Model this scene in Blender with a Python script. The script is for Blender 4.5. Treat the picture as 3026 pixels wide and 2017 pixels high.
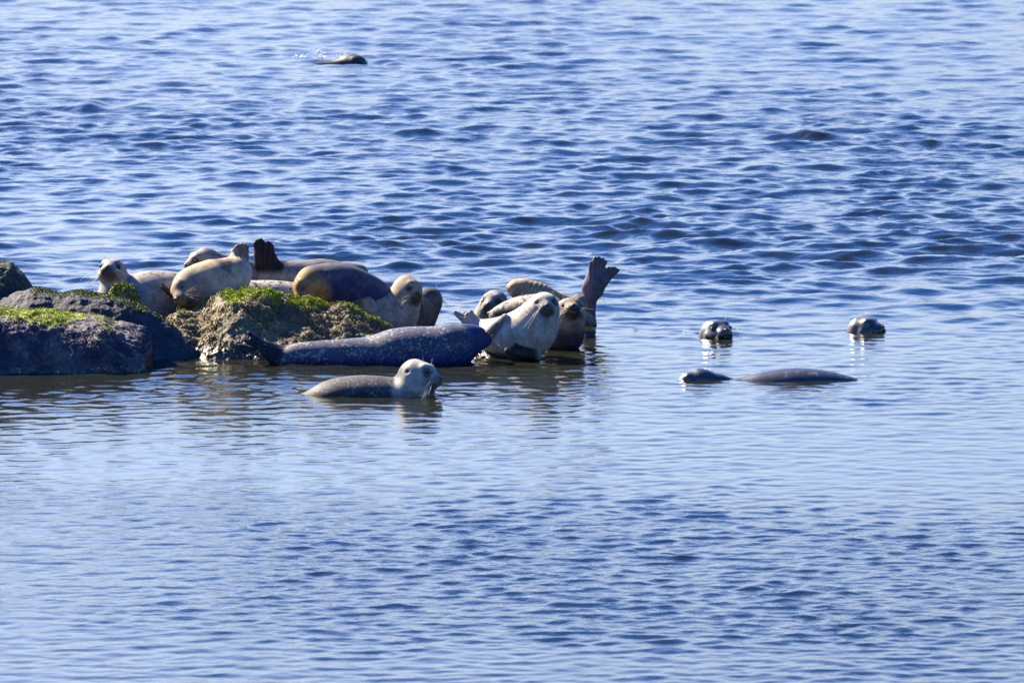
import bpy, math, random
import numpy as np
from mathutils import Vector

# ------------------------------------------------------------------ scene, camera, sky, sun, exposure
for o in list(bpy.data.objects):
    bpy.data.objects.remove(o)
sc = bpy.context.scene
COL = sc.collection
F = 21480.0                        # focal length in photo pixels
PITCH = math.atan(0.12088)         # the lens looks about 7 degrees down from a low pier
CAMH = 6.4
cd = bpy.data.cameras.new('camera')
cam = bpy.data.objects.new('camera', cd)
COL.objects.link(cam)
cam.location = (0, 0, CAMH)
cam.rotation_euler = (math.pi / 2 - PITCH, 0, 0)
cd.sensor_width = 36.0
cd.lens = 36.0 * F / 3026.0
cd.clip_start = 1.0
cd.clip_end = 20000.0
cd.dof.use_dof = True
cd.dof.focus_distance = 51.9
cd.dof.aperture_fstop = 7.5
sc.camera = cam

SUN_EL, SUN_AZ = math.radians(37), math.radians(-46)      # azimuth from +Y, negative = to the left, behind the seals
sundir = Vector((math.sin(SUN_AZ) * math.cos(SUN_EL), math.cos(SUN_AZ) * math.cos(SUN_EL), math.sin(SUN_EL)))
w = bpy.data.worlds.new('World')
sc.world = w
w.use_nodes = True
nt = w.node_tree
nt.nodes.clear()
sky = nt.nodes.new('ShaderNodeTexSky')
sky.sky_type = 'NISHITA'
sky.sun_disc = False
sky.sun_elevation = SUN_EL
sky.sun_rotation = SUN_AZ
sky.air_density = 0.9
sky.dust_density = 2.5
sky.ozone_density = 8.0
hs_ = nt.nodes.new('ShaderNodeHueSaturation')
hs_.inputs['Hue'].default_value = 0.510
tcw = nt.nodes.new('ShaderNodeTexCoord')
sxw = nt.nodes.new('ShaderNodeSeparateXYZ')
mrw = nt.nodes.new('ShaderNodeMapRange')            # pale marine air at the horizon, deep blue overhead
mrw.interpolation_type = 'SMOOTHSTEP'
mrw.inputs['From Min'].default_value = 0.10
mrw.inputs['From Max'].default_value = 0.62
mrw.inputs['To Min'].default_value = 0.92
mrw.inputs['To Max'].default_value = 2.0
nt.links.new(tcw.outputs['Generated'], sxw.inputs[0])
nt.links.new(sxw.outputs['Z'], mrw.inputs['Value'])
nt.links.new(mrw.outputs['Result'], hs_.inputs['Saturation'])
bg = nt.nodes.new('ShaderNodeBackground')
bg.inputs['Strength'].default_value = 0.068
wo = nt.nodes.new('ShaderNodeOutputWorld')
nt.links.new(sky.outputs[0], hs_.inputs['Color'])
nt.links.new(hs_.outputs[0], bg.inputs['Color'])
nt.links.new(bg.outputs[0], wo.inputs['Surface'])

sl = bpy.data.lights.new('sun', 'SUN')
sl.energy = 5.0
sl.angle = math.radians(0.53)
sl.color = (1.0, 0.87, 0.64)
so = bpy.data.objects.new('sun', sl)
COL.objects.link(so)
so.location = (-30, 80, 40)
so.rotation_euler = sundir.to_track_quat('Z', 'Y').to_euler()
vs = sc.view_settings
vs.view_transform = 'Standard'
vs.look = 'None'
vs.exposure = 2.25
vs.gamma = 1.0
vs.use_curve_mapping = False

# ------------------------------------------------------------------ helpers: places, noise, meshes
cp, sp = math.cos(PITCH), math.sin(PITCH)


def ray(px, py):
    u, v = (px - 1513.0) / F, (1008.5 - py) / F
    return np.array([u, cp + v * sp, -sp + v * cp])


def at(px, py, Y):
    """The point in the place that stands at distance Y behind photo pixel px, py."""
    d = ray(px, py)
    t = Y / d[1]
    return np.array([d[0] * t, Y, CAMH + d[2] * t])


def wl(py):
    """Distance of the still water behind photo row py."""
    d = ray(1513, py)
    return d[1] * (-CAMH / d[2])


def pxs(Y):
    return Y / cp / F               # metres per photo pixel at distance Y


def sstep(a, b, x):
    t = np.clip((x - a) / (b - a), 0, 1)
    return t * t * (3 - 2 * t)


def _hash(ix, iy, iz, seed):
    h = (ix * 374761393 + iy * 668265263 + iz * 2147483647 + seed * 974711) & 0xFFFFFFFF
    h = ((h ^ (h >> 13)) * 1274126177) & 0xFFFFFFFF
    h = h ^ (h >> 16)
    return (h & 0xFFFF) / 32767.5 - 1.0


def vnoise(p, seed=0):
    p = np.asarray(p, float)
    i = np.floor(p).astype(np.int64)
    f = p - i
    f = f * f * f * (f * (f * 6 - 15) + 10)
    r = 0
    for dx in (0, 1):
        wx = f[:, 0] if dx else 1 - f[:, 0]
        for dy in (0, 1):
            wy = f[:, 1] if dy else 1 - f[:, 1]
            for dz in (0, 1):
                wz = f[:, 2] if dz else 1 - f[:, 2]
                r = r + wx * wy * wz * _hash(i[:, 0] + dx, i[:, 1] + dy, i[:, 2] + dz, seed)
    return r


def fbm(p, seed=0, octs=4, gain=0.5):
    a, r, q = 1.0, 0, np.array(p, float)
    for o in range(octs):
        r = r + a * vnoise(q, seed + o * 17)
        q = q * 2.03 + 7.3
        a *= gain
    return r


def make_mesh(name, V, faces, smooth=True):
    """faces: (n,4) or (n,3) int array, or a list of such arrays."""
    if not isinstance(faces, list):
        faces = [faces]
    me = bpy.data.meshes.new(name)
    V = np.asarray(V, np.float32)
    me.vertices.add(len(V))
    me.vertices.foreach_set('co', V.ravel())
    loops = np.concatenate([f.ravel() for f in faces]).astype(np.int32)
    tot = np.concatenate([np.full(len(f), f.shape[1]) for f in faces]).astype(np.int32)
    st = np.concatenate([[0], np.cumsum(tot)[:-1]]).astype(np.int32)
    me.loops.add(len(loops))
    me.loops.foreach_set('vertex_index', loops)
    me.polygons.add(len(tot))
    me.polygons.foreach_set('loop_start', st)
    me.polygons.foreach_set('loop_total', tot)
    if smooth:
        me.polygons.foreach_set('use_smooth', np.ones(len(tot), bool))
    me.update(calc_edges=True)
    return me


def attr_col(me, name, C):
    a = me.attributes.new(name, 'FLOAT_COLOR', 'POINT')
    a.data.foreach_set('color', np.asarray(C, np.float32).ravel())


def attr_f(me, name, v):
    a = me.attributes.new(name, 'FLOAT', 'POINT')
    a.data.foreach_set('value', np.asarray(v, np.float32).ravel())


def link(name, me, mat=None, parent=None, loc=None):
    o = bpy.data.objects.new(name, me)
    COL.objects.link(o)
    if mat:
        me.materials.append(mat)
    if parent:
        o.parent = parent
    if loc is not None:
        o.location = loc
    return o


def tag(o, label=None, cat=None, group=None, kind=None):
    for k, v in (('label', label), ('category', cat), ('group', group), ('kind', kind)):
        if v:
            o[k] = v


def normals(V, Q):
    """Vertex normals of a mesh of quads or triangles."""
    n = np.cross(V[Q[:, 2]] - V[Q[:, 0]], V[Q[:, -1]] - V[Q[:, 1]])
    N = np.zeros_like(V)
    for c in range(Q.shape[1]):
        for k in range(3):
            N[:, k] += np.bincount(Q[:, c], n[:, k], len(V))
    return N / (np.linalg.norm(N, axis=1)[:, None] + 1e-12)


def ball(c, r, seg=12, rings_=8, stretch=None):
    V, Q = [], []
    for i in range(rings_ + 1):
        ph = math.pi * i / rings_
        for j in range(seg):
            a = 2 * math.pi * j / seg
            V.append((math.sin(ph) * math.cos(a), math.sin(ph) * math.sin(a), math.cos(ph)))
    for i in range(rings_):
        for j in range(seg):
            Q.append((i * seg + j, (i + 1) * seg + j, (i + 1) * seg + (j + 1) % seg, i * seg + (j + 1) % seg))
    V = np.array(V) * r
    if stretch is not None:
        V = V @ stretch
    return V + c, np.array(Q)


# ------------------------------------------------------------------ materials
def new_mat(name):
    m = bpy.data.materials.new(name)
    m.use_nodes = True
    t = m.node_tree
    b = t.nodes['Principled BSDF']
    return m, t, b


def nd(t, kind, **kw):
    n = t.nodes.new(kind)
    for k, v in kw.items():
        if k in n.inputs:
            n.inputs[k].default_value = v
        else:
            setattr(n, k, v)
    return n


def math_n(t, op, a, b=None, clamp=False):
    n = t.nodes.new('ShaderNodeMath')
    n.operation = op
    n.use_clamp = clamp
    for i, x in enumerate((a, b)):
        if x is None:
            continue
        if isinstance(x, (int, float)):
            n.inputs[i].default_value = x
        else:
            t.links.new(x, n.inputs[i])
    return n.outputs[0]


def ramp_n(t, x, a, b):
    n = t.nodes.new('ShaderNodeMapRange')
    n.interpolation_type = 'SMOOTHSTEP'
    t.links.new(x, n.inputs['Value'])
    n.inputs['From Min'].default_value = a
    n.inputs['From Max'].default_value = b
    return n.outputs['Result']


def mix_n(t, fac, a, b):
    n = t.nodes.new('ShaderNodeMix')
    n.data_type = 'RGBA'
    ins = [n.inputs[0], n.inputs[6], n.inputs[7]]
    for i, x in zip(ins, (fac, a, b)):
        if isinstance(x, (int, float)):
            i.default_value = x
        elif isinstance(x, tuple):
            i.default_value = (*x, 1)
        else:
            t.links.new(x, i)
    return n.outputs[2]


def coat_mat(name, spot=(0.3, 0.28, 0.26), scale=26.0, rough=0.55, lo=0.56, hi=0.66, stretch=1.0, spec=0.35, bump=0.4):
    m, t, b = new_mat(name)
    a = nd(t, 'ShaderNodeAttribute', attribute_name='coat')
    tc = nd(t, 'ShaderNodeTexCoord')
    mp = nd(t, 'ShaderNodeMapping')
    mp.inputs['Scale'].default_value = (1, stretch, 1)
    t.links.new(tc.outputs['Object'], mp.inputs[0])
    n1 = nd(t, 'ShaderNodeTexNoise', Scale=scale, Detail=3.0, Roughness=0.6)
    t.links.new(mp.outputs[0], n1.inputs['Vector'])
    n2 = nd(t, 'ShaderNodeTexNoise', Scale=scale * 0.22, Detail=2.0)
    t.links.new(mp.outputs[0], n2.inputs['Vector'])
    s = math_n(t, 'ADD', n1.outputs['Fac'], math_n(t, 'MULTIPLY', math_n(t, 'SUBTRACT', n2.outputs['Fac'], 0.5), 0.35))
    f = math_n(t, 'MULTIPLY', ramp_n(t, s, lo, hi), a.outputs['Alpha'], clamp=True)
    n3 = nd(t, 'ShaderNodeTexNoise', Scale=14.0, Detail=5.0, Roughness=0.7)
    t.links.new(tc.outputs['Object'], n3.inputs['Vector'])
    v = ramp_n(t, n3.outputs['Fac'], 0.32, 0.68)
    hv = nd(t, 'ShaderNodeHueSaturation')
    t.links.new(a.outputs['Color'], hv.inputs['Color'])
    t.links.new(math_n(t, 'ADD', math_n(t, 'MULTIPLY', v, 0.6), 0.70), hv.inputs['Value'])
    t.links.new(mix_n(t, f, hv.outputs[0], spot), b.inputs['Base Color'])
    n4 = nd(t, 'ShaderNodeTexNoise', Scale=160.0, Detail=2.0)
    t.links.new(tc.outputs['Object'], n4.inputs['Vector'])
    bp = nd(t, 'ShaderNodeBump', Strength=bump, Distance=0.004)
    t.links.new(n4.outputs['Fac'], bp.inputs['Height'])
    t.links.new(bp.outputs[0], b.inputs['Normal'])
    b.inputs['Roughness'].default_value = rough
    b.inputs['Specular IOR Level'].default_value = spec
    return m


def plain_mat(name, col, rough=0.5, spec=0.5, noise=0.0):
    m, t, b = new_mat(name)
    if noise:
        n = nd(t, 'ShaderNodeTexNoise', Scale=40.0, Detail=3.0)
        tc = nd(t, 'ShaderNodeTexCoord')
        t.links.new(tc.outputs['Object'], n.inputs['Vector'])
        c2 = tuple(c * (1 + noise) for c in col)
        c1 = tuple(c * (1 - noise) for c in col)
        t.links.new(mix_n(t, n.outputs['Fac'], c1, c2), b.inputs['Base Color'])
    else:
        b.inputs['Base Color'].default_value = (*col, 1)
    b.inputs['Roughness'].default_value = rough
    b.inputs['Specular IOR Level'].default_value = spec
    return m


M = dict(
    eye=plain_mat('eye_black', (0.004, 0.003, 0.003), 0.12, 0.6),
    nose=plain_mat('nose_skin', (0.018, 0.014, 0.013), 0.35, 0.5),
    whisker=plain_mat('whisker_hair', (0.42, 0.38, 0.30), 0.5, 0.3),
    claw=plain_mat('claw_horn', (0.05, 0.04, 0.035), 0.4),
    barnacle=plain_mat('barnacle_shell', (.55, .52, .46), .6, .3, .3),
    drop=plain_mat('water_spray', (0.85, 0.88, 0.92), 0.3),
)

# ------------------------------------------------------------------ water
rng = np.random.default_rng(7)


def axis(dense, lo, hi, n, far):
    g = [dense[0]]
    st = dense[1] - dense[0]
    while g[-1] > lo - far:
        st *= 1.22
        g.append(g[-1] - st)
    h = [dense[-1]]
    st = dense[-1] - dense[-2]
    while h[-1] < hi + far:
        st *= 1.22
        h.append(h[-1] + st)
    return np.concatenate([g[:0:-1], dense, h[1:]])


xs = axis(np.arange(-7.0, 7.0, 0.025), -7, 7, 0, 6000)
yy = [35.5]
while yy[-1] < 92:
    yy.append(yy[-1] + 1.32e-5 * yy[-1] ** 2)
ys = axis(np.array(yy), 0, 92, 0, 9000)
ys = ys[ys > -300]


def waves(l0, l1, slope, n, mean, spread, seed):
    r = np.random.default_rng(seed)
    lam = np.exp(r.uniform(math.log(l0), math.log(l1), n))
    k = 2 * math.pi / lam
    th = mean + r.normal(0, spread, n)
    kx, ky = k * np.sin(th), -k * np.cos(th)
    s = np.sqrt(2.0 / n) * slope * np.ones(n)
    a = s / k
    ph = r.uniform(0, 2 * math.pi, n)
    A, B = np.outer(ys, ky) + ph, np.outer(xs, kx)
    # fade what the spacing of the sheet cannot carry
    fy = sstep(2.2, 3.6, lam[None, :] / np.gradient(ys)[:, None])
    fx = sstep(2.6, 4.0, lam[None, :] / np.gradient(xs)[:, None])
    cA, sA, cB, sB = np.cos(A) * fy, np.sin(A) * fy, np.cos(B) * fx, np.sin(B) * fx
    H = (cA * a) @ cB.T - (sA * a) @ sB.T
    S = lambda d: (sA * (a * d)) @ cB.T + (cA * (a * d)) @ sB.T
    return H, -S(kx / k), -S(ky / k)


X, Y = np.meshgrid(xs, ys)
# slow patches of breeze and calm
pn = np.stack([X.ravel() * 0.30, Y.ravel() * 0.13, np.zeros(X.size)], 1)
patch = fbm(pn, 3, 3).reshape(X.shape)
pn2 = np.stack([X.ravel() * 0.9, Y.ravel() * 0.33, np.zeros(X.size)], 1)
patch2 = fbm(pn2, 9, 2).reshape(X.shape)
eA = 0.06 + 0.16 * sstep(50.5, 53.5, Y) + 0.78 * sstep(53.0, 59.0, Y + 0.25 * X)
eB = 0.23 + 0.20 * sstep(48.4, 49.8, Y) + 0.06 * sstep(51, 53, Y) + 0.55 * sstep(53.5, 61.0, Y + 0.35 * X)
nearr = sstep(46.2, 43.6, Y + 0.5 * patch) * (1 - 0.55 * sstep(40.4, 39.2, Y + 0.6 * patch))
eB = eB + 0.29 * nearr
eA = eA * (1 + 0.25 * patch) * (1 - 0.18 * sstep(60, 72, Y)) * (1 + 0.3 * sstep(52.5, 55, Y) * sstep(64, 59, Y))
eB = np.clip(eB * (1 + 0.45 * patch + 0.28 * patch2), 0.05, 2)
HA, DAx, DAy = waves(0.30, 1.05, 0.108, 260, 0.18, 0.62, 1)
HB, DBx, DBy = waves(0.10, 0.32, 0.145, 520, 0.1, 0.62, 2)
Z = HA * eA + HB * eB
GX = X + 0.9 * (DAx * eA + DBx * eB)
GY = Y + 0.9 * (DAy * eA + DBy * eB)


def hump(px, py, L, Wd, h, tilt=0.0):
    """A single steep wavelet."""
    global Z
    c = at(px, py, wl(py))
    dx, dy = X - c[0], Y - c[1] - tilt * (X - c[0])
    Z = Z + h * np.exp(-(dx / L) ** 2) * np.exp(-np.where(dy < 0, (dy / (Wd * 0.5)) ** 2, (dy / (Wd * 1.6)) ** 2))


hump(1190, 790, 0.15, 0.16, 0.045, 0.6)
hump(800, 728, 0.11, 0.16, 0.045)
hump(265, 322, 0.14, 0.3, 0.05)
hump(2890, 590, 0.2, 0.3, 0.04)
hump(2260, 500, 0.2, 0.3, 0.05)
hump(2400, 405, 0.2, 0.3, 0.045)


def rings(px, py, amp, lam, reach):
    global Z
    c = at(px, py, wl(py))
    r = np.hypot(X - c[0], (Y - c[1]))
    Z = Z + amp * np.cos(r * 2 * math.pi / lam) * np.exp(-r / reach) * sstep(0.02, 0.12, r)


rings(2124, 992, 0.010, 0.24, 0.30)
rings(2565, 978, 0.006, 0.22, 0.25)
rings(1240, 1172, 0.004, 0.16, 0.25)
rings(2080, 1120, 0.004, 0.16, 0.2)
rings(2560, 1118, 0.008, 0.30, 0.14)
rings(1740, 962, 0.005, 0.18, 0.16)
rings(1690, 1045, 0.004, 0.16, 0.2)
rings(1390, 1092, 0.003, 0.15, 0.2)
rings(860, 1092, 0.003, 0.15, 0.15)
rings(1045, 188, 0.02, 0.5, 0.5)

rip = 0.10 + 0.10 * sstep(48.6, 50.2, Y) + 0.30 * sstep(52, 60, Y) + 0.22 * sstep(60, 75, Y) + 0.42 * nearr * (1 + 0.4 * patch2)
rip = np.clip(rip * (1 + 0.3 * patch), 0.06, 1.6)
ny, nx = X.shape
idx = np.arange(ny * nx).reshape(ny, nx)
Q = np.stack([idx[:-1, :-1], idx[:-1, 1:], idx[1:, 1:], idx[1:, :-1]], -1).reshape(-1, 4)
me = make_mesh('water', np.stack([GX, GY, Z], -1).reshape(-1, 3), Q)
attr_f(me, 'ripple', rip)
m, t, b = new_mat('sea_water')
b.inputs['Base Color'].default_value = (0.010, 0.011, 0.006, 1)
b.inputs['Roughness'].default_value = 0.06
b.inputs['IOR'].default_value = 1.333
tc = nd(t, 'ShaderNodeTexCoord')
at_ = nd(t, 'ShaderNodeAttribute', attribute_name='ripple')
mp = nd(t, 'ShaderNodeMapping')
mp.inputs['Scale'].default_value = (0.8, 1.0, 1.0)
t.links.new(tc.outputs['Object'], mp.inputs[0])
n1 = nd(t, 'ShaderNodeTexNoise', Scale=11.0, Detail=3.5, Roughness=0.6)
n2 = nd(t, 'ShaderNodeTexNoise', Scale=3.6, Detail=2.0, Roughness=0.5)
t.links.new(mp.outputs[0], n1.inputs['Vector'])
t.links.new(mp.outputs[0], n2.inputs['Vector'])
hgt = math_n(t, 'ADD', math_n(t, 'MULTIPLY', n1.outputs['Fac'], 0.016), math_n(t, 'MULTIPLY', n2.outputs['Fac'], 0.022))
hgt = math_n(t, 'MULTIPLY', hgt, at_.outputs['Fac'])
bp = nd(t, 'ShaderNodeBump', Strength=1.0, Distance=1.0)
t.links.new(hgt, bp.inputs['Height'])
t.links.new(bp.outputs[0], b.inputs['Normal'])
water = link('water', me, m)
tag(water, kind='structure')


# ------------------------------------------------------------------ rocks
def rock_mat(name, base, weed, wet, scale=1.0, moss=(0.16, 0.22, 0.015), zs=0.55):
    m, t, b = new_mat(name)
    tc = nd(t, 'ShaderNodeTexCoord')
    a = nd(t, 'ShaderNodeAttribute', attribute_name='cover')       # R moss, G weed, B wet
    sx = nd(t, 'ShaderNodeSeparateColor')
    t.links.new(a.outputs['Color'], sx.inputs[0])
    n1 = nd(t, 'ShaderNodeTexNoise', Scale=38 * scale, Detail=5.0, Roughness=0.65)
    n2 = nd(t, 'ShaderNodeTexNoise', Scale=7 * scale, Detail=3.0, Roughness=0.6)
    vo = nd(t, 'ShaderNodeTexVoronoi', Scale=60 * scale)
    mp = nd(t, 'ShaderNodeMapping')
    mp.inputs['Scale'].default_value = (1.0, 1.0, zs)
    mp.inputs['Rotation'].default_value = (0, 0.4, 0)
    t.links.new(tc.outputs['Object'], mp.inputs[0])
    for n in (n1, n2, vo):
        t.links.new(mp.outputs[0], n.inputs['Vector'])
    c = mix_n(t, ramp_n(t, n1.outputs['Fac'], 0.35, 0.68), tuple(x * 0.45 for x in base), tuple(x * 1.5 for x in base))
    c = mix_n(t, ramp_n(t, n2.outputs['Fac'], 0.42, 0.62), c, weed)
    g = mix_n(t, ramp_n(t, n1.outputs['Fac'], 0.3, 0.7), tuple(x * 0.45 for x in moss), moss)
    mf = math_n(t, 'ADD', sx.outputs[0], math_n(t, 'MULTIPLY', math_n(t, 'SUBTRACT', n1.outputs['Fac'], 0.5), 0.9))
    c = mix_n(t, ramp_n(t, mf, 0.35, 0.6), c, g)
    c = mix_n(t, math_n(t, 'MULTIPLY', sx.outputs[2], 0.75), c, wet)
    t.links.new(c, b.inputs['Base Color'])
    r = math_n(t, 'SUBTRACT', 0.82, math_n(t, 'MULTIPLY', sx.outputs[2], 0.5))
    t.links.new(r, b.inputs['Roughness'])
    h = math_n(t, 'ADD', n1.outputs['Fac'], math_n(t, 'MULTIPLY', vo.outputs['Distance'], 0.5))
    bp = nd(t, 'ShaderNodeBump', Strength=0.8, Distance=0.012)
    t.links.new(h, bp.inputs['Height'])
    t.links.new(bp.outputs[0], b.inputs['Normal'])
    return m


MOSS = plain_mat('sea_lettuce', (0.24, 0.29, 0.006), 0.7, 0.1, 0.55)
MOSS_MID = plain_mat('olive_moss', (0.1008, 0.1176, 0.01008), 0.7, 0.2, 0.35)
WEED = plain_mat('brown_weed', (0.1215, 0.09315, 0.0405), 0.8, 0.12, 0.55)
WEED_DARK = plain_mat('purple_weed', (0.05, 0.042, 0.07), 0.85, 0.1, 0.7)
MOSS_DARK = plain_mat('dark_moss', (0.03, 0.045, 0.0072), 0.7, 0.2, 0.35)


def catmull(P, n):
    P = np.asarray(P, float)
    P = np.vstack([2 * P[0] - P[1], P, 2 * P[-1] - P[-2]])
    out = []
    for i in range(1, len(P) - 2):
        tt = np.linspace(0, 1, n, endpoint=False)[:, None]
        a, b_, c, d = P[i - 1], P[i], P[i + 1], P[i + 2]
        out.append(0.5 * (2 * b_ + (c - a) * tt + (2 * a - 5 * b_ + 4 * c - d) * tt ** 2 + (3 * b_ - a - 3 * c + d) * tt ** 3))
    out.append(P[-2][None])
    return np.vstack(out)


def rock(name, label, prof, Yc, Df, Db, mat, seed, ampl=(0.02, 0.008, 0.006), mossf=None, step=0.011, p=2.3, lean=0.0, crease=0.0,
         group='mossy rocks at the water edge', moss_mat=None, n_moss=0, wet_top=0.12, moss_len=0.022, weed=0, weed_mat=None, barn=0):
    prof = np.array(prof, float)
    pts = np.array([at(a, b_, Yc) for a, b_ in prof])
    x0, x1 = pts[0, 0], pts[-1, 0]
    n = int((x1 - x0) / step)
    xx = np.linspace(x0, x1, n)
    T = np.interp(xx, pts[:, 0], pts[:, 2])
    ker = np.exp(-np.linspace(-2, 2, 9) ** 2)
    ker /= ker.sum()
    T = np.convolve(np.pad(T, 4, mode='edge'), ker, mode='valid')
    base = -0.25
    k = np.clip((T - base) / max(T.max() - base, 1e-3), 0.02, 1) ** 0.6
    arc = Df + Db + 2 * T.max()
    mth = int(arc / step)
    th = np.linspace(0, math.pi, mth)
    c, s = np.cos(th), np.sin(th)
    cy = np.sign(c) * np.abs(c) ** (2 / p)
    sz = np.abs(s) ** (2 / p)
    Yo = np.where(c > 0, -Df, Db)[None, :] * np.abs(cy)[None, :] * k[:, None]
    Zo = base + (T - base)[:, None] * sz[None, :]
    V = np.stack([np.repeat(xx[:, None], mth, 1) + lean * (Zo - T[:, None]), Yc + Yo, Zo], -1).reshape(-1, 3)
    idx = np.arange(n * mth).reshape(n, mth)
    Q = np.stack([idx[:-1, :-1], idx[1:, :-1], idx[1:, 1:], idx[:-1, 1:]], -1).reshape(-1, 4)
    N = normals(V, Q)
    if N[idx[n // 2, mth // 2], 2] < 0:
        Q = Q[:, ::-1]
        N = -N
    q = V.copy()
    d = ampl[0] * fbm(q * 4.5, seed, 3) + ampl[1] * (1 - 2 * np.abs(fbm(q * 13, seed + 5, 2))) + ampl[2] * fbm(q * np.array([42, 42, 30]), seed + 9, 3, 0.6)
    if crease:
        g = (q[:, 0] * 0.8 + q[:, 2] * 1.7 + 0.10 * fbm(q * 3, seed + 31, 2)) * 5.0
        d -= crease * np.exp(-((g - np.round(g)) / 0.13) ** 2) * sstep(-0.1, 0.3, fbm(q * 2.2, seed + 40, 2))
    V = V + N * d[:, None]
    N = normals(V, Q)
    org = np.array([V[:, 0].mean(), Yc, 0.0])
    hN = N[:, 2]
    rel = V[:, 2] / np.maximum(np.repeat(T, mth), 0.05)
    nz = fbm(V * 6, seed + 60, 3)
    mo = np.zeros(len(V))
    if mossf is not None:
        for (pa, pb, lo, str_) in mossf:
            xa, xb = at(pa, 900, Yc)[0], at(pb, 900, Yc)[0]
            mo = np.maximum(mo, str_ * sstep(xa - 0.06, xa + 0.06, V[:, 0]) * sstep(xb + 0.06, xb - 0.06, V[:, 0]) * sstep(lo - 0.1, lo + 0.1, rel + 0.08 * nz) * sstep(0.0, 0.5, hN + 0.2 * nz))
    wetm = sstep(wet_top, wet_top * 0.2, V[:, 2] + 0.03 * nz)
    me = make_mesh(name, V - org, Q)
    attr_col(me, 'cover', np.stack([mo, 0 * mo, wetm, np.ones(len(V))], 1))
    o = link(name, me, mat, loc=org)
    tag(o, label, 'rock', group)
    for nm, cnt, pr, ln0, mt in (('moss', n_moss, mo * (mo > 0.3), moss_len, moss_mat or MOSS),
                                 ('seaweed', weed, (1 - mo) * sstep(-0.05, 0.15, V[:, 2]) * sstep(-0.3, 0.2, fbm(V * 5, seed + 3, 2)) * (N[:, 1] < 0.3), 0.011, weed_mat or WEED)):
        if not cnt:
            continue
        r = np.random.default_rng(seed)
        pick = r.choice(len(V), cnt, p=pr / pr.sum())
        b0 = V[pick] - org + r.normal(0, 0.004, (cnt, 3))
        dirn = N[pick] + r.normal(0, 0.55, (cnt, 3)) - (np.array([0, 0, .9]) if nm == 'seaweed' else 0)
        dirn /= np.linalg.norm(dirn, axis=1)[:, None]
        side = np.cross(dirn, r.normal(0, 1, (cnt, 3)))
        side /= np.linalg.norm(side, axis=1)[:, None]
        ln = ln0 * r.uniform(0.4, 1.3, cnt)[:, None]
        wd = 0.35 * ln
        tip = b0 + dirn * ln - np.array([0, 0, 0.25]) * ln
        mid = b0 + dirn * ln * 0.55
        VV = np.stack([b0 - side * wd * 0.6, b0 + side * wd * 0.6, mid + side * wd, tip, mid - side * wd], 1).reshape(-1, 3)
        mm = link(nm, make_mesh(nm, VV, np.arange(cnt * 5).reshape(-1, 5)), mt, parent=o)
        tag(mm, kind='stuff')
    if barn:
        r = np.random.default_rng(seed + 1)
        ok = np.where((V[:, 2] > -.005) & (V[:, 2] < .045) & (N[:, 1] < -.2))[0]
        bb = [ball(V[i] - org, r.uniform(.0025, .0055), 6, 4) for i in r.choice(ok, barn)]
        bv = np.vstack([q[0] for q in bb])
        bq = np.vstack([q[1] + len(bb[0][0]) * i for i, q in enumerate(bb)])
        tag(link('barnacles', make_mesh('barnacles', bv, bq), M['barnacle'], parent=o), kind='stuff')
    return o


RK_DARK = rock_mat('dark_wet_rock', (0.016, 0.018, 0.034), (0.008, 0.010, 0.020), (0.006, 0.007, 0.012), moss=(0.036, 0.06, 0.012))
RK_FRONT = rock_mat('weedy_rock', (0.095, 0.078, 0.072), (0.024, 0.020, 0.044), (0.012, 0.012, 0.020), moss=(0.20, 0.22, 0.010), zs=0.3)
RK_TAN = rock_mat('tan_weedy_rock', (0.15, 0.11, 0.055), (0.072, 0.054, 0.028), (0.0132, 0.0108, 0.0084), moss=(0.20, 0.22, 0.010))

rock('boulder', 'tall rounded dark green boulder behind the front rock at the left edge',
     [(-420, 1120), (-380, 930), (-260, 800), (-120, 766), (0, 768), (33, 774), (65, 807), (88, 843), (112, 868), (150, 900), (215, 945), (240, 1010), (250, 1110)],
     52.6, 0.55, 0.6, RK_DARK, 11, (0.012, 0.008, 0.005), [(-400, 120, 0.75, 0.5)], n_moss=1500, moss_mat=MOSS_DARK, moss_len=0.009)
rock('sloping_rock', 'long dark rock sloping down from left to right into the water',
     [(-150, 1100), (-120, 940), (-50, 893), (25, 873), (70, 858), (98, 849), (140, 851), (182, 858), (247, 853), (293, 870), (358, 882), (423, 903), (488, 950), (553, 994), (618, 1043), (640, 1075), (652, 1110)],
     52.2, 0.60, 0.34, RK_DARK, 23, (0.018, 0.005, 0.003), [(90, 440, 0.95, 0.7), (440, 620, 0.93, 0.4)], n_moss=7000, moss_mat=MOSS_MID, moss_len=0.009, p=1.75)
rock('rock_knob', 'small round moss covered knob of rock in front of the leftmost seal',
     [(306, 960), (312, 880), (322, 854), (340, 839), (364, 834), (386, 842), (402, 862), (412, 890), (420, 960)],
     52.62, 0.16, 0.16, RK_TAN, 31, (0.01, 0.008, 0.004), [(300, 420, 0.80, 0.7)], n_moss=2200, moss_mat=MOSS_MID, moss_len=0.010)
rock('front_rock', 'broad purple grey rock in front at the left with bright green moss top',
     [(-430, 1110), (-400, 960), (-300, 915), (-120, 905), (0, 909), (81, 917), (195, 926), (293, 932), (345, 952), (413, 974), (437, 995), (447, 1030), (446, 1070), (450, 1110)],
     51.65, 0.62, 0.45, RK_FRONT, 43, (0.024, 0.005, 0.0035), [(-420, 220, 0.90, 1.0), (220, 350, 0.93, .9)], n_moss=20000, crease=0.01, moss_len=0.0085, p=2.5, weed=6000, weed_mat=WEED_DARK, barn=60)
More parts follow.
